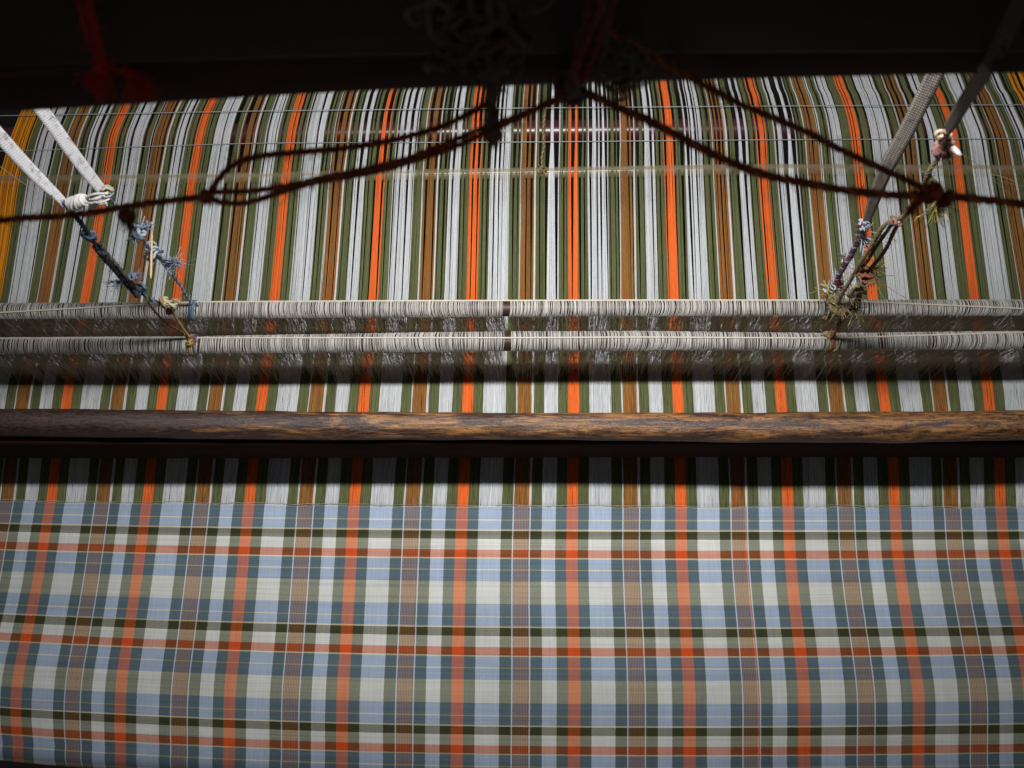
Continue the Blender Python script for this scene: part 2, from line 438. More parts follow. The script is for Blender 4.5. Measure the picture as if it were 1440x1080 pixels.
def thread_grid(t):
    par = 1 if t % 2 == 0 else -1
    u = uu[t] + clump[t] * cl_y + rng.normal(0, 0.22 * PITCH_U) * np.clip(cl_y, 0.15, 1.0)
    X = np.array([interp_u(ROWI[r], u[r]) for r in range(len(YS))])
    z = Z0 + par * 0.0062 * np.exp(-((YS - Y_TUBE) / 26.0) ** 2) + par * 0.0012 * np.exp(-((YS - 470) / 60.0) ** 2) + 0.0004 * par
    z = z + np.where(YS > 712, -0.002, 0)
    ph = rng.uniform(0, 6.28, 4); fr = rng.uniform(0.7, 1.4, 4)
    wob = cr_y * (0.00010 * np.sin(WY / 0.0045 * fr[0] + ph[0]) + 0.00013 * np.sin(WY / 0.011 * fr[1] + ph[1])) + 0.00016 * np.sin(WY / 0.05 * fr[2] + ph[2])
    z = z + cr_y * 0.00022 * np.sin(WY / 0.006 * fr[3] + ph[3])
    p = P(X, YS, z=z); p[:, 0] += wob
    w = 0.00040 * rng.uniform(0.85, 1.12)
    w = w * (1 + 0.16 * cr_y)
    L = p.copy(); L[:, 0] -= w; L[:, 2] -= 0.00034
    Rr = p.copy(); Rr[:, 0] += w; Rr[:, 2] -= 0.00034
    p[:, 2] += 0.00016
    return np.stack([L, p, Rr], 1)
bn = {'orange': 'orange_thread_band', 'olive': 'olive_thread_band', 'white': 'white_thread_band', 'edge': 'white_edge_threads', 'brown': 'brown_thread_band', 'yellow': 'yellow_thread_band'}
bm_ = {'orange': [M['orange'], M['orange']], 'olive': [M['olive'], M['olive']], 'white': [M['white'], M['white']], 'edge': [M['white'], M['white']],
       'brown': [M['brown'], M['tan'], M['gold']], 'yellow': [M['yellow'], M['amber']]}
for kind, a, b in bands:
    idx = np.where((uu >= a) & (uu < b))[0]
    if len(idx) == 0: idx = np.array([int(np.argmin(abs(uu - (a + b) / 2)))])
    mb = MB()
    for n, t in enumerate(idx):
        mi = 0
        if kind == 'brown': mi = (0, 1, 0, 2, 0, 1)[n % 6]
        if kind == 'yellow': mi = int(rng.random() < 0.45)
        tint = rng.normal(1.0, 0.10) if kind != 'olive' else rng.normal(1.0, 0.14)
        mb.sheet(thread_grid(t), mi, max(0.6, tint))
    o = mb.build(bn[kind], bm_[kind], warp, loc=(0, 0.5, 0))

# ------------------------------------------------------------------ woven cloth
CV = np.array([713, 778, 832, 917, 972.5, 1058, 1075.0])
CYX = np.array([0, 360, 720, 1080, 1440.0])
CY = np.array([[705, 710, 713, 714, 714], [765.6, 773.4, 777.5, 778.8, 777.5], [815.5, 825.5, 831.5, 832.3, 830.5], [895, 909, 916.5, 917, 914],
               [949, 965, 972, 973, 968], [1028, 1047.5, 1057, 1058, 1054], [1044.5, 1064.5, 1074, 1075, 1071]])
CX = np.array([[71, 206, 350, 497.5, 650, 805, 957.5, 1108, 1258, 1407], [61, 198, 343.5, 494, 647.5, 804, 958, 1110.5, 1262, 1412.5],
               [53, 191, 338.5, 491, 646, 804.5, 961, 1115, 1269, 1421], [37, 179, 330, 486, 644, 807, 966, 1125, 1282.5, 1437.5],
               [26, 171, 324, 482, 643, 807.5, 969, 1130, 1290.5, 1446], [24, 169, 322, 481, 642, 807, 969.5, 1130.5, 1291, 1448],
               [26, 169.5, 322, 481, 642, 807, 969.5, 1130.5, 1291, 1448]])
CX = ext_k(CX)
NV, NU = 150, 300
vs = np.linspace(713, 1075, NV); us = np.linspace(-6.17, 5.17, NU)
def smooth_rows(T, vs):   # Catmull-Rom through the measured rows
    out = np.zeros((len(vs), T.shape[1]))
    for c in range(T.shape[1]):
        m = np.gradient(T[:, c], CV)
        k = np.clip(np.searchsorted(CV, vs) - 1, 0, len(CV) - 2); h = CV[k + 1] - CV[k]; t = (vs - CV[k]) / h
        out[:, c] = (2*t**3-3*t**2+1)*T[k, c] + (t**3-2*t**2+t)*h*m[k] + (-2*t**3+3*t**2)*T[k+1, c] + (t**3-t**2)*h*m[k+1]
    return out
Xr = smooth_rows(CX, vs); Yr = smooth_rows(CY, vs)
XX = np.stack([interp_u(Xr[r], us) for r in range(NV)])
cq = [np.polyfit(CYX, Yr[r], 3) for r in range(NV)]
YY = np.stack([np.polyval(cq[r], np.clip(XX[r], -60, 1500)) for r in range(NV)])
wx = (XX - 720) / 1440; 
ZZ = 0.0011 * np.sin(wx * 9 + vs[:, None] / 60) + 0.0009 * np.sin(wx * 17 - vs[:, None] / 35 + 1) 
ZZ = ZZ * np.clip((vs[:, None] - 713) / 60, 0, 1) + 0.0012 * np.exp(-((vs[:, None] - 746) / 6) ** 2) - 0.0012 * np.exp(-((vs[:, None] - 754) / 6) ** 2) + 0.0005
ZZ += -0.004 * np.clip((wx - 0.28) / 0.2, 0, 1) * np.exp(-((vs[:, None] - 900 - 60 * wx) / 45) ** 2)
G = P(XX, YY, z=ZZ)
fj = np.random.default_rng(17).normal(0, 0.00035, NU) + 0.0005 * np.sin(np.arange(NU) * 0.31) + 0.0004 * np.sin(np.arange(NU) * 0.083 + 1)
G[0, :, 1] += fj; G[1, :, 1] += fj * 0.6; G[2, :, 1] += fj * 0.3
# over the breast beam and down
RB = 0.02; ext = []; last = G[-1]
for a in np.linspace(0, math.pi / 2, 14)[1:]:
    q = last.copy(); q[:, 1] -= RB * math.sin(a); q[:, 2] -= RB * (1 - math.cos(a)); ext.append(q)
for d in np.linspace(0.01, 0.2, 12):
    q = ext[12].copy(); q[:, 2] -= d; q[:, 1] += 0.12 * d; ext.append(q)
G = np.concatenate([G, np.stack(ext)])
vv = np.concatenate([np.interp(vs, [713, 747, 884, 1023, 1161], [-0.248, 0, 1, 2, 3]), np.zeros(len(ext))])
dl = np.linalg.norm(np.diff(G[:, NU // 2], axis=0), axis=1)
for r in range(NV, len(G)): vv[r] = vv[r - 1] + dl[r - 1] / 0.1005
mb = MB(); mb.sheet(G)

def cloth_mat():
    m, nt, b = new_mat('woven_plaid')
    uv = N_(nt, 'ShaderNodeUVMap'); sep = N_(nt, 'ShaderNodeSeparateXYZ'); nt.links.new(uv.outputs[0], sep.inputs[0])
    U, V = sep.outputs[0], sep.outputs[1]
    # slightly uneven stripe edges
    e1 = noise(nt, coords(nt, (2.0, 40.0, 1), 'UV'), 1.0, 2)
    U2 = mathn(nt, 'MULTIPLY_ADD', mathn(nt, 'SUBTRACT', e1, 0.5), 0.008, U)
    e2 = noise(nt, coords(nt, (6.0, 30.0, 1), 'UV'), 1.0, 2)
    V2 = mathn(nt, 'MULTIPLY_ADD', mathn(nt, 'SUBTRACT', e2, 0.5), 0.007, V)
    fu = mathn(nt, 'FRACT', mathn(nt, 'ADD', U2, 8 + 8.25 / 160)); fv = mathn(nt, 'FRACT', mathn(nt, 'ADD', V2, 8.0))
    W = lin(222, 223, 219, K); WB = lin(216, 220, 226, K)
    cols = {'orange': lin(232, 98, 40, K), 'olive': lin(76, 82, 54, K), 'white': W, 'edge': WB, 'brown': lin(106, 76, 46, K)}
    shift = {73.25: 0.35, 75.75: -0.35, 97.25: 0.35, 99.75: -0.35}
    stops = [((a + 8.25 + shift.get(a, 0)) / 160, cols[k]) for k, a, _ in seq]
    wc = ramp(nt, fu, stops, 'CONSTANT')
    # the brown stripe alternates brown and orange ends
    alt = mathn(nt, 'FRACT', mathn(nt, 'MULTIPLY', U, 72.0))
    inb = mathn(nt, 'MULTIPLY', mathn(nt, 'GREATER_THAN', fu, 84 / 160), mathn(nt, 'LESS_THAN', fu, 105.5 / 160))
    wc = mixc(nt, mathn(nt, 'MULTIPLY', inb, mathn(nt, 'GREATER_THAN', alt, 0.55)), wc, lin(178, 120, 70, K))
    # an odd orange end beside one white stripe
    odd = mathn(nt, 'MULTIPLY', mathn(nt, 'GREATER_THAN', U, 1 + 95.3 / 160 - 0.0), mathn(nt, 'LESS_THAN', U, 1 + 97.3 / 160))
    wc = mixc(nt, odd, wc, lin(240, 130, 80, K))
    DG = lin(44, 43, 22, K); BL = lin(110, 146, 202, K); CR = lin(230, 220, 192, K); RD = lin(204, 68, 34, K)
    vst = [(0, DG), (.085, W), (.195, RD), (.275, CR), (.290, BL), (.395, CR), (.407, BL), (.52, W), (.755, BL), (.88, CR), (.891, BL), (.982, CR)]
    vc = ramp(nt, fv, vst, 'CONSTANT')
    # tone of single picks and ends
    pk = noise(nt, coords(nt, (0.6, 150.0, 1), 'UV'), 1.0, 3, 0.7)
    vc = mixc(nt, 1.0, vc, ramp(nt, pk, [(0.25, grey(0.62)), (0.6, grey(1.1))]), 'MULTIPLY')
    pk2 = noise(nt, coords(nt, (0.35, 34.0, 1), 'UV'), 1.0, 2, 0.6)
    vc = mixc(nt, 1.0, vc, ramp(nt, pk2, [(0.3, grey(0.72)), (0.55, grey(1.0))]), 'MULTIPLY')
    en = noise(nt, coords(nt, (110.0, 1.5, 1), 'UV'), 1.0, 3, 0.7)
    wc = mixc(nt, 1.0, wc, ramp(nt, en, [(0.25, grey(0.72)), (0.65, grey(1.06))]), 'MULTIPLY')
    g1 = N_(nt, 'ShaderNodeGamma'); g1.inputs[1].default_value = 0.4; nt.links.new(wc, g1.inputs[0])
    g2 = N_(nt, 'ShaderNodeGamma'); g2.inputs[1].default_value = 0.4; nt.links.new(vc, g2.inputs[0])
    # which yarn lies on top, thread by thread
    wv = mathn(nt, 'MULTIPLY', mathn(nt, 'SINE', mathn(nt, 'MULTIPLY', U, 2 * math.pi * 75)), mathn(nt, 'SINE', mathn(nt, 'MULTIPLY', V, 2 * math.pi * 62)))
    mott = noise(nt, coords(nt, (90.0, 80.0, 1), 'UV'), 1.0, 2, 0.7)
    cream = mathn(nt, 'ADD', mathn(nt, 'GREATER_THAN', fv, 0.982), mathn(nt, 'MULTIPLY', mathn(nt, 'GREATER_THAN', fv, .275), mathn(nt, 'LESS_THAN', fv, .290)))
    fac = mathn(nt, 'ADD', mathn(nt, 'MULTIPLY_ADD', wv, 0.16, 0.45), mathn(nt, 'MULTIPLY', mathn(nt, 'SUBTRACT', mott, 0.5), 0.34))
    fac = mathn(nt, 'ADD', fac, mathn(nt, 'MULTIPLY', cream, 0.22))
    ed = mathn(nt, 'ADD', mathn(nt, 'MULTIPLY', mathn(nt, 'GREATER_THAN', fu, 81.5 / 160), mathn(nt, 'LESS_THAN', fu, 84 / 160)),
               mathn(nt, 'MULTIPLY', mathn(nt, 'GREATER_THAN', fu, 105.5 / 160), mathn(nt, 'LESS_THAN', fu, 108 / 160)))
    fac = mathn(nt, 'SUBTRACT', fac, mathn(nt, 'MULTIPLY', ed, 0.2))
    oz = mathn(nt, 'LESS_THAN', fu, 16.5 / 160)
    fac = mathn(nt, 'SUBTRACT', fac, mathn(nt, 'MULTIPLY', oz, 0.06))
    mx = mixc(nt, fac, g1.outputs[0], g2.outputs[0])
    g3 = N_(nt, 'ShaderNodeGamma'); g3.inputs[1].default_value = 1 / 0.4; nt.links.new(mx, g3.inputs[0])
    # faint handling stains
    stn = noise(nt, coords(nt, (9, 9, 9)), 1.0, 5, 0.6)
    fin = mixc(nt, 1.0, g3.outputs[0], ramp(nt, stn, [(0.3, grey(0.86)), (0.55, grey(1.0))]), 'MULTIPLY')
    nt.links.new(fin, b.inputs['Base Color'])
    b.inputs['Roughness'].default_value = 0.8; b.inputs['Specular IOR Level'].default_value = 0.15; b.inputs['Sheen Weight'].default_value = 0.1
    bump(nt, b, mathn(nt, 'ADD', wv, mathn(nt, 'MULTIPLY', mathn(nt, 'ADD', pk, en), 1.2)), 0.35, 0.0004)
    return m
cloth = mb.build('plaid_cloth', cloth_mat())
uvl = cloth.data.uv_layers.new(name='UVMap')
li = np.zeros(len(cloth.data.loops), np.int32); cloth.data.loops.foreach_get('vertex_index', li)
UVV = np.stack(np.meshgrid(vv, us, indexing='ij'), -1).reshape(-1, 2)[:, ::-1]
uvl.data.foreach_set('uv', UVV[li].astype(np.float32).ravel())
so = cloth.modifiers.new('thickness', 'SOLIDIFY'); so.thickness = 0.0007; so.offset = -1.0
tag(cloth, 'freshly woven plaid cloth in blue, white, orange and green between beater and front edge', 'cloth')
# a knotted dark yarn end left on the cloth
mb = MB()
mb.tube(P(np.linspace(1080, 1096, 9), 814 + 0.6 * np.sin(np.linspace(0, 7, 9)), z=0.0012), 0.0005, 5, 0)
mb.build('yarn_speck', M['navy'], cloth)

# picks not yet beaten up tight against the fell
for n_, (dy_, mt_) in enumerate(((0.0008, 'cream'), (0.0018, 'pale'))):
    q_ = G[0, ::2].copy(); m_ = len(q_)
    q_[:, 1] += dy_ + 0.0005 * np.sin(np.arange(m_) * (0.17 + .05 * n_) + n_) + rng.normal(0, 0.00016, m_); q_[:, 2] += 0.0004 + 0.0003 * (np.arange(m_) % 2)
    mb = MB(); mb.tube(q_, 0.00015, 5); mb.build('loose_pick', M[mt_], cloth)
# breast beam under the fold
mb = MB()
yb = float(G[NV - 1, NU // 2, 1])
def lathe_box(mb, x0, x1, y0, y1, z0, z1, r, mat=0, n=2, jig=0.0):
    """bevelled timber along x"""
    c = []
    for cy, cz, a0 in ((y1 - r, z1 - r, 0), (y0 + r, z1 - r, 90), (y0 + r, z0 + r, 180), (y1 - r, z0 + r, 270)):
        for a in np.linspace(a0, a0 + 90, 5): c.append((cy + r * math.cos(R(a)), cz + r * math.sin(R(a))))
    c = np.array(c); xs = np.linspace(x0, x1, n); V = []
    V.append([(x0, c[:, 0].mean(), c[:, 1].mean())] * len(c))
    for x in xs: V.append([(x, p[0] + jig * math.sin(x * 5), p[1] + jig * math.sin(x * 7 + 1)) for p in c])
    V.append([(x1, c[:, 0].mean(), c[:, 1].mean())] * len(c))
    V = np.array(V); m, s = V.shape[:2]
    i = np.arange(m - 1)[:, None] * s; j = np.arange(s)[None, :]; k = (j + 1) % s
    mb.add(V, np.stack([i + j, i + k, i + s + k, i + s + j], -1), mat)
lathe_box(mb, -0.75, 0.75, -0.033, 0.035, -0.12, -0.003, 0.018, n=2)
# follow the slightly skewed cloth edge: kept just inside the fold
bb = mb.build('breast_beam', M['beam'])
bb.data.transform(__import__('mathutils').Matrix.Translation((0, -0.0, -0.003)))
tag(bb, 'dark front beam hidden under the fold of the plaid cloth', 'beam')

# ------------------------------------------------------------------ beater: handle bar, cap and reed
BX = np.array([-260, 0, 180, 360, 540, 720, 900, 1080, 1260, 1440, 1700.0])
BT = np.array([573, 575, 577, 579, 580, 581, 581.5, 581.5, 580, 578, 575])
BB = np.array([611, 613, 616, 618, 618, 617, 619, 622, 622, 618, 614.0])
beater = thing('beater', 'worn round wooden beater bar lying across the warp above the fell', 'beater', (0, 0.29, 0.07))
xs = np.sort(np.concatenate([np.linspace(-230, 1670, 520), np.linspace(686, 708, 23)]))
ZB = 0.091
top = np.interp(xs, BX, BT); bot = np.interp(xs, BX, BB)
for _ in range(30):
    top[1:-1] = (top[:-2] + top[1:-1] * 2 + top[2:]) / 4; bot[1:-1] = (bot[:-2] + bot[1:-1] * 2 + bot[2:]) / 4
pt, pb = P(xs, top, z=ZB), P(xs, bot, z=ZB)
cen = (pt + pb) / 2; rad = (pt[:, 1] - pb[:, 1]) / 2
ng = 40; ang = np.linspace(0, 2 * math.pi, ng, endpoint=False)
V = np.zeros((len(xs), ng, 3))
bg_ = np.random.default_rng(5)
lump = np.zeros((len(xs), ng))
for k in range(26):
    f = bg_.uniform(4, 120); a = 0.020 / (1 + f / 18)
    lump += a * np.sin(cen[:, :1] * f + bg_.uniform(0, 6) + bg_.integers(1, 5) * ang[None, :] + bg_.uniform(0, 6))
crack = -0.035 * np.exp(-((xs - 690.5) / 0.8) ** 2)[:, None] * (np.sin(ang - 0.2) > 0.0)[None, :] - 0.03 * np.exp(-((xs - 703.0) / 0.7) ** 2)[:, None] * (np.sin(ang - 0.6) > 0.2)[None, :]
rr = rad[:, None] * (1 + lump + crack)
V[..., 0] = cen[:, None, 0]; V[..., 1] = cen[:, None, 1] + rr * np.cos(ang); V[..., 2] = ZB + rr * np.sin(ang) * 0.95
mb = MB(); s = ng; i = np.arange(len(xs) - 1)[:, None] * s; j = np.arange(s)[None, :]; k = (j + 1) % s
mb.add(V, np.stack([i + j, i + s + j, i + s + k, i + k], -1))
o = mb.build('handle_bar', M['bar'], beater, loc=beater.location)
yc = float(np.interp(0, cen[:, 0], cen[:, 1]))
mb = MB(); lathe_box(mb, -0.72, 0.72, yc - 0.0165, yc + 0.011, 0.030, 0.084, 0.004, n=30, jig=0.0006)
mb.build('reed_cap', M['cap'], beater, loc=beater.location)
mb = MB()
for x in np.arange(-0.66, 0.66, 0.0022):
    mb.add([(x - 0.0002, yc - 0.003, -0.05), (x + 0.0002, yc - 0.003, -0.05), (x + 0.0002, yc - 0.003, 0.027), (x - 0.0002, yc - 0.003, 0.027),
            (x - 0.0002, yc + 0.003, -0.05), (x + 0.0002, yc + 0.003, -0.05), (x + 0.0002, yc + 0.003, 0.027), (x - 0.0002, yc + 0.003, 0.027)],
           [(0, 1, 2, 3), (5, 4, 7, 6), (4, 0, 3, 7), (1, 5, 6, 2)])
o = mb.build('reed_wires', M['reed'], beater, smooth=False, loc=beater.location); o['kind'] = 'stuff'
mb = MB(); lathe_box(mb, -0.72, 0.72, yc - 0.02, yc + 0.02, -0.10, -0.05, 0.006)
mb.build('lower_rail', M['cap'], beater, loc=beater.location)

# ------------------------------------------------------------------ heddle shafts
ZR = 0.075
HX = np.array([-260, 0, 270, 540, 715, 900, 1165, 1440, 1700.0])
def shaft(label, TY, BY, CYL, gap, extra_gap=None, seed=1):
    """TY, BY: upper and lower outline of the wrapped rod; CYL: the cord lying on the wraps"""
    g = np.random.default_rng(seed)
    x = np.linspace(-220, 1660, 220)
    t = np.interp(x, HX, TY); b = np.interp(x, HX, BY); c = np.interp(x, HX, CYL)
    for _ in range(6):
        for q in (t, b, c): q[1:-1] = (q[:-2] + 2 * q[1:-1] + q[2:]) / 4
    pt, pb = P(x, t, z=ZR), P(x, b, z=ZR)
    cen = (pt + pb) / 2; rad = (pt[:, 1] - pb[:, 1]) / 2
    root = thing('heddle_shaft', label, 'heddle shaft', (0, float(cen[110, 1]), 0), 'heddle shafts hung across the warp')
    L0 = root.location
    mb = MB(); mb.tube(cen, rad * 0.93, 16); mb.build('rod', M['rodwood'], root, loc=L0)
    mb = MB(); q = cen.copy(); q[:, 2] -= 2 * ZR + 0.03; mb.tube(q, rad * 0.8, 8); mb.build('lower_rod', M['rodwood'], root, loc=L0)
    # cord on the wraps
    sv = np.clip(((t + b) / 2 - c) / ((b - t) / 2), -0.9, 1.0)         # +1 farther edge, -1 nearer edge, as seen from the seat
    al_ = math.atan(0.41) + np.arccos(sv / 1.081)
    rc = cen.copy(); rc[:, 1] += (rad + 0.0009) * np.cos(al_); rc[:, 2] += (rad + 0.0009) * np.sin(al_)
    mb = MB(); mb.tube(rc, 0.00095, 6); mb.build('ridge_cord', M['ridge'], root, loc=L0)
    # strings: over the rod, down both sides to the eye on the warp and on below
    mb = MB(); st = -0.63
    slant = lambda v, w: 0.0045 * math.sin(v * 9 + seed) + 0.003 * math.sin(v * 31 + 2 * seed) + g.normal(0, 0.0011)
    while st < 0.63:
        st += 0.00072 * g.choice([0.55, 0.75, 1.0, 1.3, 2.1], p=[.22, .26, .26, .18, .08])
        xp = 720 + st / 1.09 * F_PX
        cx, cy, cz = [float(np.interp(st, cen[:, 0], cen[:, m])) for m in range(3)]; r = float(np.interp(st, cen[:, 0], rad)) + 0.0002
        px = 720 + F_PX * st / (cam_depth(cy, cz))
        if any(a < px < b_ for a, b_ in gap): continue
        lean = g.normal(0, 0.0007) + 0.0016 * math.sin(st * 40 + seed) + 0.0012 * math.sin(st * 13)
        dx = slant(st, 0)
        al = np.radians(np.array([200, 172, 145, 118, 90, 62, 35, 8, -20]))
        th = 0.00032 * g.uniform(0.75, 1.25); lift = g.uniform(0, 0.0006)
        arc = np.stack([st + lean * np.sin(al), cy + (r + lift) * np.cos(al), cz + (r + lift) * np.sin(al)], -1)
        eye = np.array([st + dx, cy + g.normal(0, 0.0035), 0.001 + g.normal(0, 0.002)])
        tn = rng.choice([0.6, 0.85, 1.0, 1.1], p=[.1, .2, .45, .25])
        f0, f1 = arc[0], arc[-1]
        bow = g.normal(0, 0.0012)
        eye[1] = cy + g.uniform(-0.011, 0.007)
        low = eye + np.array([g.normal(0, 0.001), 0, -ZR - 0.02])
        m1 = f1 * 0.5 + eye * 0.5 + np.array([bow, 0.001, 0])
        mb.tube(arc, th, 4, 0, tn, caps=False)
        for q_ in range(5):          # the legs of the loop, down to the eye on the warp
            top_ = (arc[0], arc[-1], arc[-1], arc[-1], arc[0])[q_]
            e2_ = eye + np.array([g.normal(0, 0.0018), g.normal(0, 0.0035), g.normal(0, 0.002)])
            mm = top_ * 0.5 + e2_ * 0.5 + g.normal(0, 0.0009, 3)
            pp = [top_, mm, e2_] + ([low] if q_ == 0 else [])
            mb.tube(np.array(pp), 0.000145 * g.uniform(0.8, 1.3) * np.array([1.1, 1.05, 0.45, 0.4])[:len(pp)], 3, 1, g.uniform(0.9, 1.12), caps=False)
    o = mb.build('heddle_strings', [M['heddle'], M['heddle_leg']], root, loc=L0); o['kind'] = 'stuff'
    return root, cen, rad
def cam_depth(y, z): return y * CT + (CAM_H - z) * ST
sh_back, cenU, radU = shaft('farther heddle shaft, its string-wrapped rod behind the other shaft', np.array([429, 428, 426, 424.5, 424, 423.5, 423, 423, 424]),
      np.array([449, 448, 447, 446, 445, 444, 443.5, 443, 443]), np.array([444, 440, 426, 424.5, 424, 423.5, 423.5, 434.5, 440]), [(706, 716)], seed=1)
sh_front, cenL, radL = shaft('nearer heddle shaft, its string-wrapped rod next to the beater', np.array([478, 476, 474.5, 470, 467.5, 467, 470, 467, 466.0]),
      np.array([498, 497, 497, 495, 494, 492.5, 491.5, 490.5, 490]), np.array([480, 477, 476, 475.5, 475.5, 474.5, 476, 468, 466]), [(708, 718), (1434, 1448)], seed=2)

# ------------------------------------------------------------------ back of the loom: pipe, wires, clear lease tube
def bar_on(ys, z, r, sides=16, x0=-120, x1=1560, n=60):
    x = np.linspace(x0, x1, n); y = np.interp(x, [0, 360, 720, 1080, 1440], ys)
    for _ in range(4): y[1:-1] = (y[:-2] + 2 * y[1:-1] + y[2:]) / 4
    m = MB(); m.tube(P(x, y, z=z), r, sides); return m
o = bar_on([196, 190, 186, 183, 182], -0.0165, 0.0145, 20).build('back_pipe', M['pipe'])
tag(o, 'glossy maroon round pipe under the warp where the threads bend at the back', 'pipe')
o = bar_on([163, 156, 152, 149, 147], 0.0024, 0.0005, 8).build('lease_wire', M['wire'])
tag(o, 'thin steel wire across the warp, closest to the dark top beam', 'wire', 'steel wires across the warp')
o = bar_on([213, 201, 200, 196.5, 195], 0.0026, 0.0005, 8).build('lease_wire', M['wire'])
tag(o, 'thin steel wire across the warp, between the maroon pipe and the clear tube', 'wire', 'steel wires across the warp')
o = bar_on([254, 250, 243.5, 238, 240], 0.0, 0.0066, 16).build('lease_tube', M['clear'])
tag(o, 'clear yellowish plastic lease tube slipped between the warp threads', 'tube')
mb = MB()
q = [P(766, 158, z=.006), P(765, 172, z=.008), P(764, 188, z=.006), P(765, 205, z=.005), P(762, 222, z=.007), P(763, 236, z=.010)]
rope(mb, q, 0.0013, 2, 0.007, (0, 1), 10)
knot(mb, P(763, 240, z=0.008), 0.006, 0.0009, 6, (0, 1), 4, axis=(1, 0, 0))
tuft(mb, P(766, 158, z=.006), (0, 1, 0.2), 0.008, 8, 0.4, 0.0004, (0, 1), 2)
o = mb.build('tie_string', [M['tanstring'], M['khaki']]); tag(o, 'short tan string tied round the clear lease tube near its middle', 'string')

# ------------------------------------------------------------------ dark beam of the loom frame, close above
EX = np.array([-300, 0, 240, 480, 720, 960, 1200, 1440, 1740.0]); EY = np.array([182, 164, 150, 134, 127, 119, 113, 108.5, 103])
E2 = np.array([110, 98, 90, 82, 79, 78, 77, 76, 74.0])
HBEAM = 0.35
beam = thing('loom_beam', 'black wooden crossbeam of the loom frame filling the top of the view', 'beam', (0, 0.24, CAM_H - HBEAM))
def timber(name, xs_, low, mat, H, dz, dy, r=0.004):
    p = P(xs_, low, H=H); mb = MB(); ring = []
    for cy, cz, a0 in ((dy - r, dz - r, 0), (r, dz - r, 90), (r, r, 180), (dy - r, r, 270)):
        for a in np.linspace(a0, a0 + 90, 5): ring.append((cy + r * math.cos(R(a)), cz + r * math.sin(R(a))))
    ring = np.array(ring); V = np.zeros((len(p), len(ring), 3))
    V[..., 0] = p[:, None, 0]; V[..., 1] = p[:, None, 1] + ring[None, :, 0]; V[..., 2] = p[:, None, 2] + ring[None, :, 1]
    V = np.concatenate([V[:1] * 0 + V[:1].mean(1, keepdims=True), V, V[-1:] * 0 + V[-1:].mean(1, keepdims=True)])
    m, s = V.shape[:2]; i = np.arange(m - 1)[:, None] * s; j = np.arange(s)[None, :]; k = (j + 1) % s
    mb.add(V, np.stack([i + j, i + k, i + s + k, i + s + j], -1))
    return mb.build(name, mat, beam, loc=beam.location)
xe = np.linspace(-300, 1740, 40)
ey = np.interp(xe, EX, EY); e2 = np.interp(xe, EX, E2)
for _ in range(8):
    ey[1:-1] = (ey[:-2] + 2 * ey[1:-1] + ey[2:]) / 4; e2[1:-1] = (e2[:-2] + 2 * e2[1:-1] + e2[2:]) / 4
timber('lower_rail', xe, ey, M['rail'], HBEAM, 0.026, 0.162)
timber('upper_beam', xe, e2 + 3, M['beam'], HBEAM - 0.0265, 0.14, 0.155)

# ------------------------------------------------------------------ brown cords
def HF(x, y, gap=0.006):
    """level of a point hanging gap in front of the beam's face"""
    f = lambda yy: (CT + (540.0 - yy) / F_PX * ST) / (ST - (540.0 - yy) / F_PX * CT)
    yw = P(x, float(np.interp(x, xe, e2)) + 3, H=HBEAM - 0.0265)[1]
    return float((yw - gap) / f(y))
def HP(pts): return [P(x, y, H=h) for x, y, h in pts]
mb = MB()
rope(mb, HP([(-140, 318, .42), (0, 309, .40), (90, 302, .392), (180, 293, .388), (292, 275, .385)]), 0.0015, 3, 0.012, (0, 1), 160, 0.0006)
rope(mb, HP([(292, 275, .385), (306, 252, .384), (326, 233, .384), (360, 222, .382), (450, 211, .376), (540, 200, .370), (600, 184, .365), (650, 162, .36), (694, 140, .352)]), 0.00135, 3, 0.012, (0, 1), 200, 0.0005)
rope(mb, HP([(292, 278, .386), (318, 284, .386), (360, 281, .384), (450, 256, .378), (540, 237, .371), (610, 216, .366), (680, 187, .362), (745, 160, .356), (806, 132, .35)]), 0.0013, 3, 0.012, (0, 1), 170, 0.0005)
rope(mb, HP([(292, 272, .384), (318, 270, .383), (360, 266, .381), (450, 250, .375), (540, 232, .369), (610, 210, .364), (680, 181, .360), (745, 156, .354), (804, 130, .349)]), 0.0012, 3, 0.012, (0, 1), 140, 0.0005)
left_cord = mb.build('looped_cord', [M['rope'], M['rope_red']])
tag(left_cord, 'dark brown twisted cord with a long loop, running from the left edge to the middle', 'cord')
mb = MB(); knot(mb, P(291, 276, H=.383), 0.0024, 0.0014, 6, (0, 1), 3)
tuft(mb, P(292, 281, H=.383), (0, -1, -0.3), 0.003, 8, 0.4, 0.0003, (0, 1), 1)
mb.build('knot', [M['rope'], M['rope_red']], left_cord)
mb = MB(); knot(mb, P(179, 304, H=.392), 0.0024, 0.0012, 7, (0,), 9)
tuft(mb, P(180, 312, H=.392), (0.4, -1, -0.3), 0.006, 34, 0.45, 0.00025, (0, 0, 1), 5)
tuft(mb, P(176, 308, H=.392), (-0.6, -1, -0.3), 0.004, 14, 0.5, 0.00025, (0,), 6)
mb.build('frayed_knot', [M['rope'], M['dull']], left_cord)

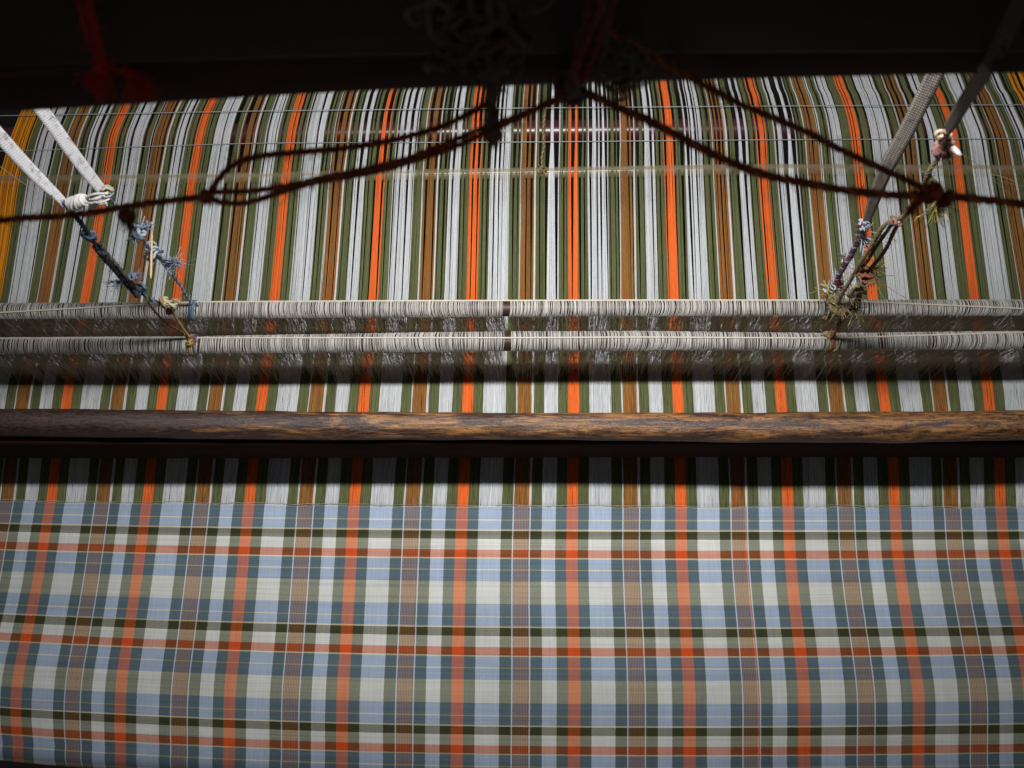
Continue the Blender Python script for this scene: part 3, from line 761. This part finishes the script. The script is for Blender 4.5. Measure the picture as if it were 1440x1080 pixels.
mb = MB()
rope(mb, HP([(818, 128, .348), (860, 148, .352), (905, 168, .356), (960, 196, .362), (1050, 235, .370), (1150, 262, .378), (1240, 273, .384), (1310, 274, .388), (1380, 281, .392), (1440, 290, .396), (1580, 310, .41)]), 0.0018, 3, 0.014, (0, 1), 260, 0.0005)
rcord = mb.build('sagging_cord', [M['rope'], M['rope_red']])
tag(rcord, 'thick dark brown cord sagging from the middle bundle to the right edge', 'cord')
mb = MB(); knot(mb, P(1308, 273, H=.386), 0.0030, 0.0014, 8, (0, 1), 12)
knot(mb, P(1331, 280, H=.388), 0.0026, 0.0012, 6, (0,), 13)
tuft(mb, P(1320, 280, H=.387), (0.4, -1, -0.3), 0.009, 30, 0.5, 0.00028, (0, 2), 7)
rope(mb, HP([(1302, 276, .387), (1290, 284, .389), (1280, 294, .391)]), 0.0018, 2, 0.01, (0, 1), 20)
tuft(mb, P(1280, 292, H=.39), (0, -1, -0.2), 0.0035, 40, 0.4, 0.0003, (0, 1), 8)
mb.build('knot', [M['rope'], M['rope_red'], M['dull']], rcord)
mb = MB()
rope(mb, HP([(836, 36, HF(836, 36, .006)), (880, 58, HF(880, 58, .006)), (925, 84, HF(925, 84, .006)), (965, 106, .335), (1050, 150, .358), (1150, 196, .368), (1230, 232, .378), (1304, 268, .384)]), 0.00145, 3, 0.012, (0, 1), 220, 0.0005)
o = mb.build('straight_cord', [M['rope'], M['rope_red']])
tag(o, 'thinner brown cord running straight from the beam down to the right knot', 'cord')

# hanging wad and bundle in the middle, red tassel on the left
mb = MB()
g = np.random.default_rng(21)
for i in range(46):
    wx_, wy_ = g.normal(676, 30), g.normal(36, 32); c = P(wx_, wy_, H=HF(wx_, wy_, 0.012 + abs(g.normal(0, .008))))
    knot(mb, c, g.uniform(0.005, 0.014), g.uniform(0.0005, 0.0011), 2, (int(g.integers(0, 3)),), int(g.integers(1e6)))
tuft(mb, P(668, 60, H=HF(668, 60, .012)), (0.1, -0.4, -1), 0.014, 90, 0.6, 0.0003, (0, 1, 2), 2)
o = mb.build('thread_wad', [M['dull'], M['waste'], M['waste']])
tag(o, 'dusty dark wad of waste thread hanging in front of the black beam', 'thread wad')
mb = MB()
rope(mb, HP([(690, 62, HF(690, 62, .008)), (698, 100, HF(698, 100, .008)), (694, 140, .345), (693, 170, .35), (695, 192, .352)]), 0.0026, 3, 0.016, (0, 1), 160, 0.0006)
knot(mb, P(695, 190, H=.352), 0.0026, 0.0013, 9, (0, 1), 31)
tuft(mb, P(694, 196, H=.352), (0, -1, -0.3), 0.003, 40, 0.6, 0.0003, (0, 1), 2)
o = mb.build('pull_cord', [M['dull'], M['rope']]); tag(o, 'dark stub of cord with a knotted end hanging over the looped cord', 'cord')
mb = MB()
for i in range(16):
    dx = g.normal(0, 9); m = 4 if i == 3 else (0, 1, 2, 1, 3)[int(g.integers(0, 5))]; jj = abs(g.normal(0, .005))
    rope(mb, HP([(846 + dx * 1.5, -40, HF(846, -40, .008 + jj)), (842 + dx, 10, HF(842, 10, .008 + jj)), (828 + dx * .9, 60, HF(828, 60, .008 + jj)), (812 + dx * .7, 105, HF(812, 105, .008 + jj)), (803 + dx * .55, 134, .343)]), g.uniform(0.0009, 0.0017), 2, 0.013, (m,), 14, 0.002)
knot(mb, P(803, 128, H=.341), 0.0046, 0.0014, 14, (0, 1, 2, 3), 41)
tuft(mb, P(803, 136, H=.342), (-0.1, -1, -0.3), 0.004, 30, 0.7, 0.0004, (0, 1, 2), 42)
o = mb.build('yarn_bundle', [M['plum'], M['maroon'], M['navy'], M['dull'], M['yel']])
tag(o, 'bundle of maroon, navy and yellow yarns hanging over the beam where the cords meet', 'yarn bundle')
mb = MB()
for i in range(26):
    tx_, ty_ = g.normal(874, 14), g.normal(94, 12)
    knot(mb, P(tx_, ty_, H=HF(tx_, ty_, .008 + abs(g.normal(0, .004)))), g.uniform(0.003, 0.008), 0.0004, 2, (int(g.integers(0, 2)),), int(g.integers(1e6)))
tuft(mb, P(876, 110, H=HF(876, 110, .008)), (0.2, -1, -0.4), 0.006, 60, 0.6, 0.00028, (0, 1), 44)
o = mb.build('thread_tangle', [M['khaki'], M['dull']]); tag(o, 'small tangle of olive threads beside the yarn bundle on the beam edge', 'thread tangle')
mb = MB()
for dx in (-5, 4, 9):
    rope(mb, HP([(xx, yy, HF(xx, yy, .005)) for xx, yy in ((100 + dx * 1.5, -60), (116 + dx, 0), (128 + dx, 50), (143 + dx * .4, 92))]), 0.001, 2, 0.012, (0,), 30)
knot(mb, P(145, 92, H=HF(145, 92)), 0.0028, 0.0009, 8, (0,), 51)
tas = mb.build('red_tassel', M['red']); tag(tas, 'red thread tassel with two fluffy ends hanging on the black beam', 'tassel')
mb = MB(); tuft(mb, P(146, 96, H=HF(146, 96)), (-0.6, -1, -0.75), 0.0085, 220, 0.28, 0.0003, (0,), 52, 0.2); mb.build('tuft', M['red'], tas)
mb = MB(); rope(mb, HP([(xx, yy, HF(xx, yy)) for xx, yy in ((147, 94), (165, 98), (186, 103))]), 0.0009, 2, 0.01, (0,), 10)
tuft(mb, P(184, 103, H=HF(184, 103)), (0.8, -1, -0.7), 0.0095, 220, 0.27, 0.0003, (0,), 53, 0.2); mb.build('tuft', M['red'], tas)

# ------------------------------------------------------------------ straps and cords that carry the shafts
def Hv(y, yrod): return (CAM_H - ZR) * (1046 - yrod) / (1046 - y)
def strap(name, pts, w, mat, label, twist=0.0, th=0.0009):
    q = spline(np.array([P(x, y, H=h) for x, y, h in pts]), 60)
    tg = np.gradient(q, axis=0); tg /= np.linalg.norm(tg, axis=1, keepdims=True)
    view = np.array([0, 0, CAM_H]) - q; view /= np.linalg.norm(view, axis=1, keepdims=True)
    side = np.cross(tg, view + np.array([0.25, 0.1, 0.3])); side /= np.linalg.norm(side, axis=1, keepdims=True)
    if twist:
        nn = np.cross(tg, side); a = np.linspace(0, twist, 60)[:, None]; side = side * np.cos(a) + nn * np.sin(a)
    nr = np.cross(side, tg)
    ww = np.broadcast_to(np.asarray(w, float), (60,)) if np.ndim(w) == 0 else np.interp(np.linspace(0, 1, 60), np.linspace(0, 1, len(w)), w)
    prof = [(-.5, -.5), (-.25, -.5), (0, -.5), (.25, -.5), (.5, -.5), (.5, .5), (.25, .5), (0, .5), (-.25, .5), (-.5, .5)]
    V = np.stack([q + side * (a * ww)[:, None] + nr * (b * th) for a, b in prof], 1)
    s = len(prof); i = np.arange(59)[:, None] * s; j = np.arange(s)[None, :]; k = (j + 1) % s
    m = MB(); m.add(V, np.stack([i + j, i + k, i + s + k, i + s + j], -1))
    o = m.build(name, mat)
    uvl = o.data.uv_layers.new(name='UVMap'); li = np.zeros(len(o.data.loops), np.int32); o.data.loops.foreach_get('vertex_index', li)
    L = np.concatenate([[0], np.cumsum(np.linalg.norm(np.diff(q, axis=0), axis=1))])
    uv = np.stack([np.tile([a + .5 for a, _ in prof], 60), np.repeat(L, s)], -1)
    uvl.data.foreach_set('uv', uv[li].astype(np.float32).ravel())
    return o
yl, yu = 481, 435
def V_(pts, yrod): return [(x, y, Hv(y, yrod)) for x, y in pts]
LW = 'webbing straps that carry the heddle shafts'
s1 = strap('webbing_strap', V_([(-105, 70), (-48, 138), (0, 192), (45, 241), (82, 277), (92, 289)], yl), [.0102, .0102, .0102, .0102, .0095, .006], M['web_white'], '')
tag(s1, 'clean white webbing strap at the left edge, ending in a white rag knot', 'strap', LW)
s2 = strap('webbing_strap', V_([(-40, 20), (22, 105), (70, 170), (110, 226), (140, 264), (150, 277)], yu), [.0106, .0106, .0106, .0106, .0106, .0085], M['web_white'], '')
tag(s2, 'soiled white webbing strap with brown marks, second from the left edge', 'strap', LW)
s3 = strap('webbing_strap', V_([(1392, -60), (1345, 40), (1306, 122), (1277, 180), (1245, 240), (1226, 290), (1217, 316)], yu), [.0125, .0125, .0125, .0125, .0125, .011, .006], M['web_grey'], '', 0.3)
tag(s3, 'grey herringbone webbing strap on the right, passing behind both brown cords', 'strap', LW)
s4 = strap('webbing_strap', [(1440, -10, HF(1440, -10, .012)), (1412, 52, HF(1412, 52, .012)), (1393, 88, HF(1393, 88, .014)), (1370, 122, .385), (1346, 160, .50), (1331, 184, .60)], [.0062, .0068, .0075, .0085, .0092, .0075], M['web_dark'], '', 0.2)
tag(s4, 'dark dusty webbing strap at the right, hanging in front of the black beam', 'strap', LW)

CG = 'knotted cords between straps and heddle shafts'
# --- left, to the nearer shaft
def vp(x, y, yr): return P(x, y, H=Hv(y, yr))
mb = MB()
# rolled rag knot
q = spline([vp(94, 288, yl), vp(102, 286, yl), vp(112, 283, yl), vp(123, 280, yl)], 26)
mb.tube(q, np.interp(np.linspace(0, 1, 26), [0, .12, .35, .6, .85, 1], [.0028, .0050, .0058, .0056, .0044, .0026]) * (1 + 0.05 * np.sin(np.linspace(0, 11, 26))), 18)
for i in range(4):
    t = np.linspace(0, 2 * math.pi, 24); c0 = vp(98 + i * 7, 287 - i * 1.9, yl); rr_ = (.0052, .0059, .0055, .0040)[i]
    mb.tube(c0 + np.stack([0.0022 * np.sin(t + i), rr_ * np.cos(t), rr_ * np.sin(t)], -1), 0.0009, 7, 0, 1.0, caps=False)
rag = mb.build('rag_knot', M['rag']); tag(rag, 'white rag rolled and knotted between the two left straps', 'rag knot')
mb = MB()
q = spline([vp(118, 281, yl), vp(134, 277, yl) + [0, 0, .004], vp(152, 272, yl)], 12); mb.tube(q, np.linspace(.0016, .0009, 12), 6)
for i in range(8):
    a = vp(122 + rng.uniform(0, 6), 284, yl); b = vp(150 + rng.normal(0, 5), 286 + rng.normal(0, 4), yl)
    mb.tube(spline([a, (a + b) / 2 + rng.normal(0, .002, 3), b], 10), np.linspace(.0020, .0008, 10) * rng.uniform(.7, 1.2), 6)
mb.build('loose_end', M['rag'], rag)

mb = MB()
A = [(88, 283), (109, 309), (126, 331), (143, 355), (158, 373)]
rope(mb, [vp(x, y, yl) for x, y in A], 0.0021, 3, 0.011, (0, 1), 60, 0.0006)
for off, mm in ((-3.2, (0, 1)), (3.4, (1, 3)), (0.5, (1, 0))):
    rope(mb, [vp(x + off, y - off * .7, yl) for x, y in ((136, 344), (150, 363), (167, 383), (182, 400), (194, 411))], 0.0019, 3, 0.009, mm, 70, 0.0005)
rope(mb, [vp(x, y, yl) for x, y in ((192, 409), (204, 416), (216, 423), (230, 427))], 0.0017, 2, 0.009, (1, 2), 30)
knot(mb, vp(126, 332, yl), .0046, .0013, 7, (2, 0, 2), 61)
knot(mb, vp(143, 352, yl), .004, .0013, 5, (0, 1), 62)
knot(mb, vp(194, 410, yl), .0052, .0015, 8, (1, 0), 63)
knot(mb, vp(199, 407, yl), .004, .0012, 5, (0, 2), 64)
tuft(mb, vp(188, 392, yl), (0.5, 0.6, 0.2), .008, 34, .5, .0003, (2,), 65)
tuft(mb, vp(168, 396, yl), (-0.7, -0.5, 0), .011, 40, .45, .0003, (2, 0, 4), 66)
knot(mb, vp(188, 389, yl), .0035, .001, 5, (2,), 67)
left_front = mb.build('hanging_cord', [M['navy'], M['black'], M['slate'], M['khaki'], M['pale']])
tag(left_front, 'thick dark blue knotted cord from the rag knot down to the nearer shaft', 'cord', CG)
mb = MB()
knot(mb, vp(232, 425, yl), .0055, .0014, 7, (0, 1), 71, axis=(1, .2, .2)); knot(mb, vp(242, 427, yl), .0048, .0015, 5, (0,), 72)
knot(mb, vp(241, 434, yl), .0048, .0013, 6, (2, 3, 4), 73)
tuft(mb, vp(240, 424, yl), (1, .1, .1), .008, 20, .25, .0005, (0, 1), 74)
rope(mb, [vp(x, y, yl) for x, y in ((226, 426), (209, 424), (214, 434), (235, 455), (252, 466), (268, 478))], .0012, 2, .006, (2, 1, 4), 40, .0004)
rope(mb, [vp(x, y, yl) for x, y in ((243, 438), (250, 452), (260, 466), (270, 480))], .0012, 2, .006, (1, 4), 40, .0004)
yl0 = float(np.interp(P(272, 484, z=ZR)[0], cenL[:, 0], cenL[:, 1])); xl0 = float(P(272, 484, z=ZR)[0]); rl0 = float(np.interp(xl0, cenL[:, 0], radL))
def wrap(mb, x0, cy, cz, r, n, tr, mats, seed):
    gg = np.random.default_rng(seed); t = np.linspace(0, 2 * math.pi, 24)
    for i in range(n):
        xo = x0 + gg.normal(0, .0016)
        mb.tube(np.stack([xo + gg.normal(0, .002) * np.cos(t + gg.uniform(0, 6)), cy + (r + tr + .0006) * np.cos(t), cz + (r + tr + .0006) * np.sin(t)], -1), tr, 5, mats[i % len(mats)], gg.uniform(.8, 1.1), caps=False)
wrap(mb, xl0, yl0, ZR, rl0, 7, .0011, (1, 4, 5, 2), 75)
knot(mb, (xl0, yl0 - .001, ZR + rl0 + .002), .004, .001, 6, (1, 2, 4), 76)
tuft(mb, (xl0 + .002, yl0, ZR + rl0 + .002), (.4, .7, .3), .006, 14, .5, .0004, (5, 2), 77)
mb.build('string_loop', [M['cream'], M['tanstring'], M['rust'], M['khaki'], M['yel'], M['navy']], left_front)

# --- left, to the farther shaft
mb = MB()
A = [(149, 266), (155, 278), (167, 293), (180, 309), (192, 323), (204, 339), (216, 356), (230, 371), (244, 389), (259, 410), (268, 425), (273, 438)]
rope(mb, [vp(x, y, yu) for x, y in A], .0014, 3, .009, (0, 1, 2), 90, .0006)
knot(mb, vp(151, 267, yu), .0045, .0011, 6, (3, 2), 81); knot(mb, vp(196, 325, yu), .0062, .0016, 9, (1, 2), 82)
tuft(mb, vp(199, 322, yu), (.6, .6, .3), .010, 50, .5, .00035, (1, 2), 83); tuft(mb, vp(190, 330, yu), (-.3, -.8, 0), .008, 30, .5, .00035, (1, 2), 84)
knot(mb, vp(215, 352, yu), .0058, .0011, 9, (2, 0), 85); knot(mb, vp(212, 365, yu), .0042, .001, 6, (2,), 86)
for i in range(9):
    rope(mb, [vp(220 + rng.normal(0, 2), 358, yu), vp(234 + rng.normal(0, 3), 369 + rng.normal(0, 3), yu), vp(248 + rng.normal(0, 4), 371 + rng.normal(0, 4), yu)], .0008, 2, .006, (1, 2), 8)
tuft(mb, vp(244, 371, yu), (1, .15, .3), .010, 60, .5, .0003, (2, 1), 87, .6); tuft(mb, vp(236, 376, yu), (.5, -.8, 0), .010, 30, .3, .0003, (1, 2), 88)
xu0 = float(P(272, 436, z=ZR)[0]); yu0 = float(np.interp(xu0, cenU[:, 0], cenU[:, 1])); ru0 = float(np.interp(xu0, cenU[:, 0], radU))
wrap(mb, xu0, yu0, ZR, ru0, 6, .0010, (0, 1), 89); tuft(mb, (xu0 + .004, yu0, ZR + ru0), (.6, .5, .3), .007, 12, .4, .0004, (0, 1), 90)
left_back = mb.build('hanging_cord', [M['navy'], M['slate'], M['pale'], M['cream']])
tag(left_back, 'thin frayed blue-grey cord with a bamboo pick, tied to the farther shaft', 'cord', CG)
mb = MB(); q = spline([P(213.5, 326, H=.866), P(213, 356, H=.866), P(212, 392, H=.868)], 12)
mb.tube(q, np.array([.0007] + [.0012] * 10 + [.0008]), 7)
o = mb.build('bamboo_pick', M['bamboo']); tag(o, 'small pale bamboo pick stuck through the frayed left cord', 'pick')

# --- right, to the farther shaft
mb = MB()
knot(mb, vp(1216, 316, yu), .0048, .001, 6, (2,), 101); tuft(mb, vp(1216, 318, yu), (.2, .4, .6), .006, 36, .9, .0004, (2,), 102)
rope(mb, [vp(x, y, yu) for x, y in ((1216, 312), (1212, 326), (1206, 342), (1197, 358), (1188, 372), (1181, 386), (1176, 398), (1170, 410), (1166, 420))], .0028, 4, .012, (0, 1, 0, 2), 90, .0006)
for i in range(14):
    tuft(mb, vp(1211 + rng.normal(0, 4), 330 + rng.normal(0, 5), yu), (.4 * rng.normal(), -.3, .6), .006, 4, .4, .0006, (2, 0), 110 + i, .7)
tuft(mb, vp(1215, 338, yu), (.3, -.7, .5), .009, 36, .5, .0005, (2, 2, 0), 131, .5)
tuft(mb, vp(1187, 362, yu), (-.6, .1, .3), .006, 20, .6, .0004, (4, 5, 1), 132)
knot(mb, vp(1176, 402, yu), .0052, .0010, 8, (4, 2, 1), 133); knot(mb, vp(1166, 408, yu), .006, .0010, 9, (4, 3, 2), 134)
tuft(mb, vp(1165, 408, yu), (-.8, .1, .3), .007, 40, .6, .0004, (4, 3, 2), 135, .9); tuft(mb, vp(1178, 404, yu), (.1, .2, .7), .009, 40, .8, .0005, (2, 4, 1), 136, .6)
xr0 = float(P(1166, 434, z=ZR)[0]); yr0 = float(np.interp(xr0, cenU[:, 0], cenU[:, 1])); rr0 = float(np.interp(xr0, cenU[:, 0], radU))
wrap(mb, xr0, yr0, ZR, rr0, 9, .0013, (5, 0, 4, 3), 137); tuft(mb, (xr0 - .003, yr0 - .004, ZR + rr0), (-.1, -1, .2), .011, 22, .3, .0006, (5, 4, 0), 138)
rope(mb, [vp(1166, 416, yu), vp(1163, 426, yu), (xr0, yr0, ZR + rr0 + .002)], .0018, 3, .009, (0, 4, 5), 20)
right_back = mb.build('hanging_cord', [M['plum'], M['maroon'], M['pale'], M['khaki'], M['yel'], M['navy']])
tag(right_back, 'plum and white braided cord below the grey strap, tied to the farther shaft', 'cord', CG)

# --- right, to the nearer shaft
mb = MB()
knot(mb, P(1328, 190, H=.63), .0046, .0013, 6, (0, 2), 141); knot(mb, P(1329, 198, H=.64), .004, .0012, 5, (0,), 142)
rope(mb, [P(1331, 186, H=.62), P(1328, 204, H=.64), P(1319, 222, H=.66), P(1306, 240, H=.67), P(1298, 262, H=.69), P(1287, 284, H=.715), P(1270, 305, H=.755)], .0018, 3, .010, (1, 2), 50, .0006)
rope(mb, [P(1304, 246, H=.675), P(1316, 258, H=.68), P(1326, 272, H=.69), P(1322, 290, H=.70)], .0014, 2, .009, (1,), 60)
tuft(mb, P(1318, 284, H=.70), (.1, -.9, -.3), .014, 70, .4, .0004, (1, 5), 143)
# olive loop
rope(mb, [vp(x, y, yl) for x, y in ((1272, 302), (1262, 308), (1248, 313), (1238, 324), (1225, 346), (1209, 372), (1195, 396), (1184, 414), (1176, 428))], .0019, 3, .008, (1, 1, 3), 60, .0003)
rope(mb, [vp(x, y, yl) for x, y in ((1266, 308), (1254, 316), (1246, 326), (1234, 344), (1220, 366), (1209, 378))], .0016, 3, .008, (1, 3), 50, .0003)
rope(mb, [vp(x, y, yl) for x, y in ((1268, 304), (1262, 318), (1252, 338), (1240, 358), (1230, 372), (1219, 386), (1211, 404), (1202, 424), (1192, 440), (1180, 458), (1168, 476))], .0017, 3, .008, (3, 4, 1), 120, .0006)
knot(mb, vp(1258, 309, yl), .004, .0013, 5, (2, 1), 144); knot(mb, vp(1264, 311, yl), .0036, .001, 5, (2, 0), 145)
knot(mb, vp(1216, 385, yl), .0072, .0012, 14, (4, 3, 4, 1), 146)
tuft(mb, vp(1222, 388, yl), (.7, -.6, .2), .010, 60, .5, .00035, (4, 3, 5, 1), 147, .9); tuft(mb, vp(1212, 382, yl), (-.7, .2, .4), .008, 40, .6, .0004, (4, 3, 1), 148)
tuft(mb, vp(1226, 378, yl), (.8, .5, .2), .006, 30, .6, .0003, (5, 1), 149, .9)
knot(mb, vp(1207, 408, yl), .0046, .0011, 7, (1, 5, 2), 150); knot(mb, vp(1178, 430, yl), .0062, .0016, 9, (1, 3), 151)
tuft(mb, vp(1196, 418, yl), (.3, .3, .6), .011, 50, .9, .0004, (1, 2, 5), 152, .6); tuft(mb, vp(1182, 432, yl), (-.3, -.6, .4), .010, 50, .7, .0005, (5, 1, 2), 153, .5)
tuft(mb, vp(1200, 434, yl), (.8, -.4, .2), .012, 30, .5, .0004, (5, 1), 154, .5)
rope(mb, [vp(x, y, yl) for x, y in ((1178, 430), (1184, 442), (1178, 452), (1176, 462))], .0013, 2, .008, (1, 4), 40, .0004)
xq = float(P(1165, 481, z=ZR)[0]); yq = float(np.interp(xq, cenL[:, 0], cenL[:, 1])); rq = float(np.interp(xq, cenL[:, 0], radL))
wrap(mb, xq, yq, ZR, rq, 6, .0010, (1, 5, 4), 155); knot(mb, (xq, yq + .002, ZR + rq + .002), .004, .0009, 6, (5, 4, 1), 156)
tuft(mb, (xq - .002, yq, ZR + rq + .002), (-.5, .8, .3), .007, 16, .4, .0005, (5, 2), 157)
right_front = mb.build('hanging_cord', [M['cream'], M['khaki'], M['pink'], M['dull'], M['rust'], M['yel'], M['red']])
tag(right_front, 'olive and rust looped cord with a shaggy knot, tied to the nearer shaft', 'cord', CG)
mb = MB(); knot(mb, P(1319, 212, H=.652), .0042, .0020, 7, (0,), 161); tuft(mb, P(1328, 216, H=.655), (.6, -.6, .1), .005, 60, .6, .0004, (0,), 162, .6)
o = mb.build('pink_rag', M['pink']); tag(o, 'scrap of pink rag knotted into the cord under the dusty strap', 'rag')
mb = MB(); mb.tube(spline([P(1332, 200, H=.645), P(1340, 208, H=.64), P(1351, 219, H=.64)], 8), [.001, .0019, .0022, .0022, .0022, .0022, .002, .0012], 7)
o = mb.build('white_toggle', M['rag']); tag(o, 'stubby white toggle beside the pink rag under the dusty strap', 'toggle')
mb = MB(); mb.tube(spline([vp(1208, 412, yl) + [0, 0, .004], vp(1207, 424, yl) + [0, 0, .004], vp(1206, 434, yl) + [0, 0, .004]], 8), .0017, 7)
o = mb.build('dark_peg', M['peg']); tag(o, 'short dark peg pushed through the shaggy right cord', 'peg')

# loose hairs caught between the straps and the warp
def hair(pts, r, mat, label):
    m = MB(); m.tube(spline(pts, 24), r, 4); o = m.build('loose_thread', mat); tag(o, label, 'thread'); return o
hair([P(0, 234, H=.9), P(40, 262, H=.93), P(95, 290, H=.98)], .00022, M['cream'], 'single stray thread crossing the yellow band at the left edge')
fib = thing('loose_fibres', 'few stray pale fibres sticking up at the right edge of the warp', 'fibres', P(1400, 252, H=1.0))
for a, b, c in (((1350, 215, .66), (1364, 224, .72), (1376, 232, .8)), ((1395, 250, .98), (1420, 258, 1.0), (1445, 262, 1.02)), ((1398, 254, .98), (1416, 270, 1.0), (1432, 284, 1.02)), ((1392, 245, 1.0), (1408, 248, 1.0), (1430, 256, 1.0))):
    m = MB(); m.tube(spline([P(*a[:2], H=a[2]), P(*b[:2], H=b[2]), P(*c[:2], H=c[2])], 16), .0002, 4)
    m.build('fibre', M['cream'], fib, loc=fib.location)
